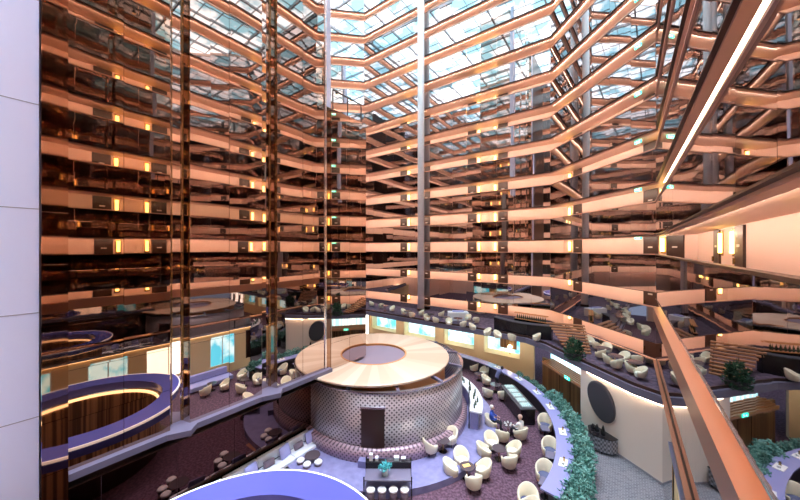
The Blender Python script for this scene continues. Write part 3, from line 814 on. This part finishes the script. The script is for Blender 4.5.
g = NB(); box(g, -.16, .16, -.09, .09, .008, .012); obj('page', g, mat('menu page', (.95, .68, .2), .5), t)
x, y = at(499, 449, .5)
cluster(x, y, 0, [(-.18, .8), (-.8, .02), (.8, .05), (.28, -.78)], ['behind the table', 'left of the table', 'right of the table', 'in front of the table'], 'between menu table and seated couple', 'chairs around the middle lounge table')
x, y = at(443, 441, .8)
cluster(x, y, .3, [(-.72, -.25), (.5, .55)], ['at left of the table', 'at right of the table'], 'on the lavender platform', 'chairs on the platform')
cx_, cy_ = at(508, 425, .5)
round_table(cx_, cy_, 0, 'small round dark table between the seated man and woman', group='lounge tables')
put_chair(cx_ - .55, cy_ - .75, math.radians(60), 'cream tub chair in front of the seated man', 'chairs of the seated couple')
put_chair(cx_ + .45, cy_ - .55, math.radians(120), 'cream tub chair holding the woman in white', 'chairs of the seated couple')
put_chair(cx_ - .75, cy_ + .45, math.radians(-20), 'cream tub chair holding the man in blue', 'chairs of the seated couple')
for n in range(5):
    x, y = cx_ + .17 * math.cos(n * 1.3), cy_ + .17 * math.sin(n * 1.3)
    t = thing('coffee_cup', 'white coffee cup on the table of the seated couple', 'cup', (x, y, .551), n, 'cups on the table of the couple')
    g = NB(); cyl(g, .055, 0, .012, 14); obj('saucer', g, M['napkin'], t)
    g = NB(); cyl(g, .025, .012, .07, 14, 0, 0, .038); obj('cup', g, M['napkin'], t)
# chairs drawn up to the curved counter
for n, (px, py) in enumerate(((545, 424), (550, 449), (545, 474), (528, 500))):
    x, y = at(px, py, .5); a = math.atan2(y - DCY, x - DCX)
    o = put_chair(x, y, math.radians(-118), 'cream high-backed chair with slate seat at the lavender counter, %s' % ['farthest of the row', 'second from the far end', 'third from the far end', 'cut by the bottom edge'][n], 'chairs along the lavender counter', dark=True); o.scale = (.95, .95, 1.0)
    if n < 3:
        ax, ay = x - .30, y - .62
        t = thing('side_table', 'dark low table before the counter chair, %s' % ['farthest', 'middle', 'nearest'][n], 'table', (ax, ay, 0), a, 'dark tables along the counter')
        g = NB(); rbox(g, -.2, .2, -.26, .26, .60, .64, .012); obj('table_top', g, M['slab'], t)
        g = NB(); cyl(g, .035, .02, .60, 10); obj('pedestal', g, M['black'], t)
        g = NB(); cyl(g, .18, 0, .02, 18); obj('base', g, M['black'], t)
x, y = at(449, 505, .6); put_chair(x, y, 1.8, 'cream tub chair cut by the bottom edge near the stool table', 'bottom edge chairs')
# far lounge row
far = [(452, 355), (463, 360), (452, 366), (474, 366), (484, 371), (487, 379), (488, 391), (503, 393), (470, 357)]
for n, (px, py) in enumerate(far):
    x, y = at(px, py, .5); put_chair(x, y, [-.6, 2.6, .4, 2.4, -2.4, -.4, .8, 1.6, -1.2][n], 'cream tub chair in the far lounge, %s' % ['nearest the wooden canopy', 'second along the window wall', 'nearest the white bar end', 'fourth along the window wall', 'beside the fourth window chair', 'left of the standing person', 'at left of the black buffet', 'closest to the black buffet end', 'third along the window wall'][n], 'far lounge chairs')
for n, (px, py) in enumerate(((459, 364), (479, 374), (495, 385))):
    x, y = at(px, py, .5); round_table(x, y, 0, 'small dark table in the far lounge, %s' % ['nearest the canopy', 'in the middle', 'beside the standing person'][n], .36, group='far lounge tables')

# ------------------------------------------------------------------ black buffet, stool table
bx, by = 7.35, 19.4
t = thing('buffet', 'long black buffet counter with food trays beside the lavender counter', 'buffet', (bx, by, 0), math.radians(92))
g = NB(); box(g, -1.55, 1.55, -.42, .42, .08, .92); obj('cabinet', g, M['black'], t)
g = NB(); rbox(g, -1.6, 1.6, -.47, .47, .92, .97, .015); obj('worktop', g, M['grey'], t)
g = NB(); box(g, -1.5, 1.5, -.38, .38, 0, .08); obj('kick_plate', g, M['grey'], t)
for n in range(5):
    c = Vector((bx, by)) + Vector((math.cos(math.radians(92)), math.sin(math.radians(92)))) * (-1.2 + .6 * n)
    t = thing('food_tray', 'white and teal food tray on the black buffet, %s' % ['nearest', 'second nearest', 'in the middle', 'second farthest', 'farthest'][n], 'tray', (c.x, c.y, .97), math.radians(92), 'food trays on the buffet')
    g = NB(); rbox(g, -.24, .24, -.3, .3, 0, .07, .015); obj('tray', g, M['vase'], t)
    g = NB(); rbox(g, -.21, .21, -.27, .27, .071, .10, .012); obj('food', g, M['food'], t)
tx, ty = -.5, 12.95
t = thing('stool_table', 'black two-tier communal table with four stools at bottom centre', 'table', (tx, ty, 0))
g = NB(); rbox(g, -.95, .95, -.38, .30, .74, .79, .01); obj('table_top', g, M['slab'], t)
g = NB(); rbox(g, -.98, .98, .28, .52, 1.04, 1.08, .01); obj('upper_shelf', g, M['black'], t)
g = NB(); box(g, -.95, .95, .30, .34, .5, 1.04); obj('back_panel', g, M['black'], t)
for sx in (-1, 1):
    for sy in (-.36, .50):
        g = NB(); box(g, sx * .97 - .025, sx * .97 + .025, sy - .025, sy + .025, 0, 1.14 if sy > 0 else .9); obj('leg', g, M['black'], t)
def stool(x, y, label, group, z=0, h=.5, r=.17):
    t = thing('stool', label, 'stool', (x, y, z), 0, group)
    g = NB(); cyl(g, r * .9, .02, h - .1, 20); obj('body', g, M['plum'], t, True)
    g = NB(); lathe(g, [(0, h - .1), (r, h - .1), (r + .015, h - .05), (r - .03, h), (0, h + .01)], 20); obj('seat', g, M['stool'], t, True)
    g = NB(); cyl(g, r * .95, 0, .02, 20); obj('base', g, M['black'], t)
    return t
st0 = None
for n in range(4):
    lb = 'white-topped stool under the black communal table, %s' % ['leftmost', 'second from left', 'third from left', 'rightmost'][n]
    loc = (tx - .69 + .46 * n, ty - .42, 0)
    if st0 is None: st0 = stool(loc[0], loc[1], lb, 'stools of the communal table')
    else: dup(st0, loc, 0, lb, 'stools of the communal table')
t = thing('flower_vase', 'glass vase of teal flowers on the black communal table', 'vase', (tx - .12, ty - .1, .79))
g = NB(); lathe(g, [(0, 0), (.11, 0), (.13, .1), (.11, .24), (.12, .28), (.10, .28), (.09, .1), (0, .03)], 18); obj('vase', g, M['vase'], t, True)
g = leaves(130, .24, .22, .26, .13, 9); bmesh.ops.translate(g, verts=g.verts, vec=(0, 0, .26)); obj('flowers', g, M['teal'], t)
g = NB()
for n in range(5): bar(g, (0, 0, .06), (.1 * math.cos(n * 1.26), .1 * math.sin(n * 1.26), .36), .012)
obj('stem', g, M['leafdark'], t)
for n, (dx, w, hh, mm) in enumerate(((-.75, .14, .26, 'napkin'), (-.5, .12, .12, 'napkin'), (.35, .2, .14, 'vase'), (.65, .17, .1, 'grey'))):
    t = thing('display_box', '%s on the upper shelf of the black table' % ['tall white card box', 'small white card box', 'pale glass box', 'grey flat box'][n], 'box', (tx + dx, ty + .4, 1.081), .0, 'boxes on the upper shelf')
    g = NB(); rbox(g, -w / 2, w / 2, -.08, .08, 0, hh, .008); obj('box', g, M[mm], t)
    g = NB(); box(g, -w / 2 - .005, w / 2 + .005, -.085, .085, hh, hh + .012); obj('lid', g, M['barwhite'], t)

# ------------------------------------------------------------------ long sofa against the brown mirror
def up_ang(): return math.atan2(U.y, U.x)
SU0, SU1 = 4.4, 10.25
c = up((SU0 + SU1) / 2, 12.97); Ls = SU1 - SU0
t = thing('long_sofa', 'long pale blue sofa along the brown mirror wall', 'sofa', (c.x, c.y, 0), up_ang())
g = NB(); box(g, -Ls / 2, Ls / 2, -.50, .45, .06, .26); obj('base', g, M['grey'], t)
for n in range(4):
    a, b_ = -Ls / 2 + Ls * n / 4, -Ls / 2 + Ls * (n + 1) / 4
    g = NB(); rbox(g, a + .01, b_ - .01, -.50, .22, .26, .44, .05, 3); obj('seat_cushion', g, M['linen'], t, True)
    g = NB(); rbox(g, a + .01, b_ - .01, .20, .43, .44, .86, .06, 3); obj('back_cushion', g, M['linen'], t, True)
g = NB(); rbox(g, -Ls / 2, Ls / 2, .43, .50, .06, .80, .02); obj('back_frame', g, M['black'], t)
def pillow(u_, mm, label, w=.52, h=.46, tilt=.35):
    g = NB(); bmesh.ops.create_cube(g, size=1); bmesh.ops.subdivide_edges(g, edges=g.edges[:], cuts=6, use_grid_fill=True)
    for v in g.verts:
        x, y, z = v.co * 2
        f = (1 - abs(x) ** 2.5) * (1 - abs(z) ** 2.5)
        v.co = Vector((x * w / 2 * (1 - .06 * z * z), y * (.02 + .08 * f), z * h / 2 * (1 - .06 * x * x)))
    q = up(u_, 12.97 - .02)
    o = obj('scatter_cushion', g, M[mm], None, True); o.location = (q.x, q.y, .45 + h / 2 * .93); o.rotation_euler = (-tilt, random.uniform(-.1, .1), up_ang() + random.uniform(-.2, .2))
    tag(o, label, 'cushion', 'scatter cushions on the long sofa')
for n, u_ in enumerate((5.2, 6.9, 8.5, 9.95)):
    pillow(u_, 'lav', 'square lavender cushion on the long sofa, %s' % ['nearest end', 'second from near end', 'third from near end', 'beside the metal drum'][n], .58, .54)
for n, u_ in enumerate((6.0, 7.7, 9.25)):
    pillow(u_, 'plum', 'small plum cushion on the long sofa, %s' % ['nearest end', 'in the middle', 'closest to the metal drum'][n], .5, .3)
sets = [(9.3, 11.95, 'nearest the metal drum'), (7.0, 12.05, 'second from the metal drum'), (4.9, 12.0, 'third from the metal drum'), (2.8, 12.0, 'farthest from the metal drum')]
for n, (u_, p_, w_) in enumerate(sets):
    q = up(u_, p_); t = round_table(q.x, q.y, 0, 'brown round coffee table before the sofa, ' + w_, .36, .5, 'sofa coffee tables')
    for m, a in enumerate((-2.6, -1.75, -.8)):
        x, y = q.x + .55 * math.cos(a), q.y + .55 * math.sin(a)
        lb = 'white-topped stool at sofa table %s, %s' % (w_, ['left one', 'middle one', 'right one'][m])
        dup(st0, (x, y, 0), 0, lb, 'stools at the sofa tables')
    if n == 0:
        g = NB(); prism(g, [up(8.2, 11.0), up(10.9, 11.0), up(10.9, 12.7), up(8.2, 12.7)], 0, .012); o = obj('rug', g, mat('rust rug', (.36, .16, .10), .9)); tag(o, 'rust rug under the sofa table nearest the metal drum', 'rug')

c = up(10.2, .1)
t = thing('window_sofa', 'lavender sofa against the windows under the right wing, seen in the mirrored tower', 'sofa', (c.x, c.y, 0), math.atan2(U.y, U.x))
g = NB(); rbox(g, -1.5, 1.5, -.45, .45, .1, .42, .05); obj('seat', g, M['lav'], t)
g = NB(); rbox(g, -1.5, 1.5, -.75, -.46, .1, .85, .06); obj('backrest', g, M['lav'], t)
for n, (u_, p_, f_) in enumerate(((9.2, 1.6, -1.2), (10.4, 1.8, -2.2), (12.0, 1.2, -2.4), (12.3, 3.0, 2.8), (10.9, 3.4, 1.2), (7.2, 1.0, -1.0), (6.4, 2.2, .3))):
    q = up(u_, p_); put_chair(q.x, q.y, f_, 'cream tub chair by the side windows, %s' % ['facing the sofa', 'second facing the sofa', 'at the far end of the sofa', 'in the outer pair', 'second of the outer pair', 'at the near end of the sofa', 'nearest the blue canopy'][n], 'chairs by the side windows')
for n, (u_, p_) in enumerate(((9.9, 1.0), (11.6, 2.4), (6.9, 1.7))):
    q = up(u_, p_); round_table(q.x, q.y, 0, 'small dark table by the side windows, %s' % ['before the lavender sofa', 'at the outer pair of chairs', 'nearest the blue canopy'][n], group='side window tables')
# ------------------------------------------------------------------ people
def person(name, label, joints, edges, radii, shirt, hair, loc, rz, lower=None):
    me = bpy.data.meshes.new(name); me.from_pydata([Vector(j) for j in joints], edges, [])
    o = bpy.data.objects.new(name, me); link(o); o.location = loc; o.rotation_euler = (0, 0, rz)
    o.modifiers.new('skin', 'SKIN'); me.materials.append(M[shirt])
    if not me.skin_vertices: me.skin_vertices.new()
    for i, r in enumerate(radii): me.skin_vertices[0].data[i].radius = (r, r)
    me.skin_vertices[0].data[0].use_root = True
    sb = o.modifiers.new('sub', 'SUBSURF'); sb.levels = 1; sb.render_levels = 2
    dg = bpy.context.evaluated_depsgraph_get(); m2 = bpy.data.meshes.new_from_object(o.evaluated_get(dg))
    o.modifiers.clear(); o.data = m2
    m2.materials.clear()
    for x in (M[shirt], M['skin'], M['trouser']): m2.materials.append(x)
    head = Vector(joints[3]); 
    for p in m2.polygons:
        p.use_smooth = True; c = p.center
        if c.z > joints[2][2] + .05: p.material_index = 1
        elif lower and lower(c): p.material_index = 2
        else:
            for hnd in (7, 10):
                if (c - Vector(joints[hnd])).length < .10: p.material_index = 1
    tag(o, label, 'person')
    # hair cap and face
    g = NB(); bmesh.ops.create_uvsphere(g, u_segments=16, v_segments=12, radius=.118, matrix=Matrix.Translation(head + Vector((0, .02, .045))))
    bmesh.ops.delete(g, geom=[v for v in g.verts if v.co.z < head.z + .02 - (v.co.y - head.y) * .6], context='VERTS')
    obj('hair', g, M[hair], o, True)
    g = NB()
    for sx in (-.035, .035): bmesh.ops.create_uvsphere(g, u_segments=8, v_segments=6, radius=.012, matrix=Matrix.Translation(head + Vector((sx, -.098, .01))))
    obj('eyes', g, M['black'], o, True)
    g = NB(); hexa(g, [head + Vector(v) for v in ((-.015, -.135, -.03), (.015, -.135, -.03), (.015, -.09, -.03), (-.015, -.09, -.03), (-.006, -.11, .02), (.006, -.11, .02), (.006, -.09, .02), (-.006, -.09, .02))]); obj('nose', g, M['skin'], o, True)
    for hnd, sx in ((7, 1), (10, -1)):
        g = NB(); hp = Vector(joints[hnd])
        for f in range(5):
            bar(g, hp + Vector(((f - 2) * .018, -.02, 0)), hp + Vector(((f - 2) * .022, -.07 + .008 * abs(f - 2), -.03)), .014)
        obj('fingers', g, M['skin'], o)
    return o
# 0 pelvis 1 chest 2 neck 3 head 4 crown 5 R shoulder 6 R elbow 7 R hand 8 L shoulder 9 L elbow 10 L hand 11.. legs; front is -y
SIT = [(0, 0, .52), (0, .03, .82), (0, .02, 1.06), (0, -.01, 1.22), (0, 0, 1.30), (.19, .03, .98), (.24, -.10, .74), (.14, -.36, .70), (-.19, .03, .98), (-.24, -.10, .74), (-.14, -.36, .70),
       (.10, -.10, .52), (.12, -.46, .52), (.12, -.48, .09), (.12, -.62, .05), (-.10, -.10, .52), (-.12, -.46, .52), (-.12, -.48, .09), (-.12, -.62, .05)]
ED = [(0, 1), (1, 2), (2, 3), (3, 4), (1, 5), (5, 6), (6, 7), (1, 8), (8, 9), (9, 10), (0, 11), (11, 12), (12, 13), (13, 14), (0, 15), (15, 16), (16, 17), (17, 18)]
RD = [.15, .15, .055, .10, .075, .07, .05, .035, .07, .05, .035, .09, .07, .05, .04, .09, .07, .05, .04]
low = lambda c: c.z < .60 or c.y < -.42 and c.z < .65
person('person', 'seated man in a blue shirt with light hair at a small table', SIT, ED, RD, 'blue_shirt', 'hair_grey', (cx_ - .75, cy_ + .45, .0), math.radians(-20) + PI / 2, low)
person('person', 'seated woman in a white blouse with fair hair at a small table', SIT, ED, RD, 'white_shirt', 'hair_pink', (cx_ + .45, cy_ - .55, .0), math.radians(120) + PI / 2, low)
BEND = [(0, .12, .92), (0, -.12, 1.22), (0, -.30, 1.36), (0, -.40, 1.42), (0, -.45, 1.47), (.19, -.14, 1.27), (.22, -.34, 1.08), (.14, -.52, .92), (-.19, -.14, 1.27), (-.22, -.34, 1.08), (-.14, -.52, .92),
        (.10, .12, .86), (.11, .06, .48), (.11, .12, .09), (.11, -.03, .05), (-.10, .12, .86), (-.11, .06, .48), (-.11, .12, .09), (-.11, -.03, .05)]
x, y = at(498, 372, 1.2)
person('person', 'person in a slate suit bending over a far lounge table', BEND, ED, RD, 'suit', 'hair_dark', (x, y, 0), math.radians(110), lambda c: c.z < .84)

# ------------------------------------------------------------------ terrace furniture, planting, bar
tl = [(404, 311), (412, 314), (421, 312), (427, 317), (436, 319), (441, 313), (449, 321), (453, 315), (463, 323), (468, 317), (473, 326), (476, 319), (487, 331), (498, 334), (512, 336), (536, 336),
      (590, 340), (597, 344), (600, 352), (607, 347), (609, 358), (616, 362), (624, 356), (632, 366), (640, 371), (637, 358), (372, 303), (381, 305), (392, 308)]
tl.sort()
for n, (px, py) in enumerate(tl):
    x, y = at(px, py, LEDGE + .4)
    put_chair(x, y, n * 1.9, 'cream chair on the raised terrace, number %d counted from the left' % (n + 1), 'terrace chairs', LEDGE, True, .68)
tt = [(408, 312), (430, 315), (446, 318), (458, 319), (470, 322), (603, 349), (615, 357), (634, 363), (385, 306)]
tt.sort()
for n, (px, py) in enumerate(tt):
    x, y = at(px, py, LEDGE + .5); round_table(x, y, LEDGE - .02, 'dark round terrace table, number %d counted from the left' % (n + 1), .4, .6, group='terrace tables')
x, y = at(458, 312, LEDGE + .7)
t = thing('cloth_table', 'white cloth-covered table on the terrace', 'table', (x, y, LEDGE - .02))
g = NB(); rbox(g, -.9, .9, -.4, .4, .0, .76, .03); obj('tablecloth', g, M['linen'], t)
g = NB(); rbox(g, -.5, .5, -.2, .2, .761, .85, .02); obj('runner', g, M['lav'], t)
# terrace bar
xa, ya = at(481, 322, LEDGE + .9); xb, yb = at(540, 333, LEDGE + .9)
dB, nB, lB = seg(Vector((xb, yb)), Vector((xa, ya)))
xb, yb = xb - nB.x * 2.0, yb - nB.y * 2.0
t = thing('terrace_bar', 'curved black bar counter on the raised terrace', 'bar counter')
g = NB(); g2 = NB(); n = 14
pp = [Vector((xb, yb)) + dB * lB * i / n + nB * .55 * math.sin(PI * i / n) for i in range(n + 1)]
for i in range(n):
    prism(g, [pp[i], pp[i + 1], pp[i + 1] - nB * .35, pp[i] - nB * .35], LEDGE - .015, LEDGE + .95)
    prism(g2, [pp[i] + nB * .08, pp[i + 1] + nB * .08, pp[i + 1] - nB * .42, pp[i] - nB * .42], LEDGE + .95, LEDGE + 1.0)
obj('counter', g, M['black'], t); obj('counter_top', g2, M['grey'], t)
t = thing('bar_shelf', 'back-bar shelf with bottles behind the black terrace bar', 'shelf')
g = NB()
q0 = Vector((xb, yb)) - nB * 1.0
for hz in (.9, 1.35): wallbox(g, q0, dB, nB, .6, lB - 1.2, LEDGE + hz, LEDGE + hz + .04, .3)
obj('shelf_board', g, M['orange_wood'], t)
g = NB(); wallbox(g, q0, dB, nB, .6, lB - 1.2, LEDGE - .015, LEDGE + .9, .3); obj('cabinet', g, M['black'], t)
for n in range(14):
    q = q0 + dB * (.8 + (lB - 2.2) * n / 13) - nB * .15
    dup(bt0, (q.x, q.y, LEDGE + .94), 0, 'bottle on the lower back-bar shelf of the terrace bar', 'bottles of the terrace bar')
# leafy plant and timber steps on the terrace
x, y = at(574, 352, LEDGE + .4)
t = thing('terrace_plant', 'dense green bush on the terrace edge beside the timber slats', 'plant', (x, y, LEDGE))
obj('foliage', leaves(620, .52, .5, 1.25, .19, 21), M['leafdark'], t)
g = NB(); cyl(g, .35, -.01, .35, 18, 0, 0, .4); obj('pot', g, M['grey'], t)
t = thing('slatted_steps', 'warm timber slatted steps rising behind the terrace edge', 'steps')
d_, n_, l_ = seg(Vector((11.65, 18.8)), Vector((10.4, 19.3)))
for i in range(10):
    g = NB(); wallbox(g, Vector((11.65, 18.8)), d_, n_, 0, l_ + .1 * i, LEDGE - .015 + .13 * i, LEDGE + .055 + .13 * i, .26, -.24 * i); obj('tread', g, M['slat'], t)
for s_ in (.15, l_ - .2):
    g = NB(); p = Vector((11.65, 18.8)) + d_ * s_ - n_ * .13
    bar(g, (p.x, p.y, LEDGE), (p.x - n_.x * 2.2, p.y - n_.y * 2.2, LEDGE + 1.2), .06); obj('stringer', g, M['bronze'], t)

# ------------------------------------------------------------------ added fill spots, brightening the lobby and the white wall
def lamp(kind, name, loc, e, col, **kw):
    l = bpy.data.lights.new(name, kind); l.energy = e; l.color = col
    for k_, v in kw.items(): setattr(l, k_, v)
    o = bpy.data.objects.new(name, l); link(o); o.location = loc
    return o

SPOTS = [(13, 1, 7, 4), (18, 8, 9, 14), (8, 9, 4, 9), (22, 3, 19, 4), (3, 4, 8, 11), (14, 6, 14, 11), (20, 14, 16, 8), (10, 2, 12, 7), (-1, 3, -1, 11.5)]
SPOTS.sort(key=lambda t: (t[1], t[0]))
for n, (u_, p_, tu, tp) in enumerate(SPOTS):
    wall_lamp = u_ == -1  # extra spot added only to brighten the white wall
    q = up(u_, p_); tg = up(tu, tp)
    d = Vector((tg.x - q.x, tg.y - q.y, (14 if wall_lamp else 0) - (ROOF - 1.2)))
    t = thing('fill_flood', 'added black fill lamp hung from the skylight bars, number %d counted from the right wing' % (n + 1), 'lamp', (q.x, q.y, ROOF - 1.2), 0, 'added fill lamps under the skylight')
    g = NB(); cyl(g, .30, 0, .5, 16, 0, 0, .16); obj('housing', g, M['black'], t)
    g = NB(); cyl(g, .27, -.02, -.005, 16); obj('lens', g, M['lampshade'], t)
    g = NB(); bar(g, (0, 0, .5), (0, 0, 1.15), .05); obj('hanger', g, M['black'], t)
    l = lamp('SPOT', 'fill_spot', (0, 0, -.05), 34000 if wall_lamp else 9500, (.66, .74, 1.0) if wall_lamp else (.80, .84, 1.0), spot_size=math.radians(30), spot_blend=.7, shadow_soft_size=.25)
    l.parent = t; l.rotation_euler = d.to_track_quat('-Z', 'Y').to_euler()
# ------------------------------------------------------------------ world, camera, colour
w = bpy.data.worlds.new('world'); S.world = w; w.use_nodes = True
w.node_tree.nodes['Background'].inputs[0].default_value = (.55, .68, 1.0, 1); w.node_tree.nodes['Background'].inputs[1].default_value = .35
cam = bpy.data.cameras.new('camera'); co = link(bpy.data.objects.new('camera', cam))
cam.sensor_width = 36; cam.lens = F_PX / 800 * 36; cam.clip_start = .05; cam.clip_end = 300
co.location = (0, 0, EYE); co.rotation_euler = (PI / 2, 0, 0); cam.shift_y = -1 / 800
S.camera = co
S.view_settings.view_transform = 'Standard'; S.view_settings.look = 'None'; S.view_settings.gamma = 1
S.view_settings.use_curve_mapping = False; S.view_settings.exposure = 1.0
S.cycles.max_bounces = 14; S.cycles.glossy_bounces = 9; S.cycles.diffuse_bounces = 4
S.cycles.sample_clamp_indirect = 6; S.cycles.use_denoising = True
S.cycles.caustics_reflective = True; S.cycles.blur_glossy = 0.5
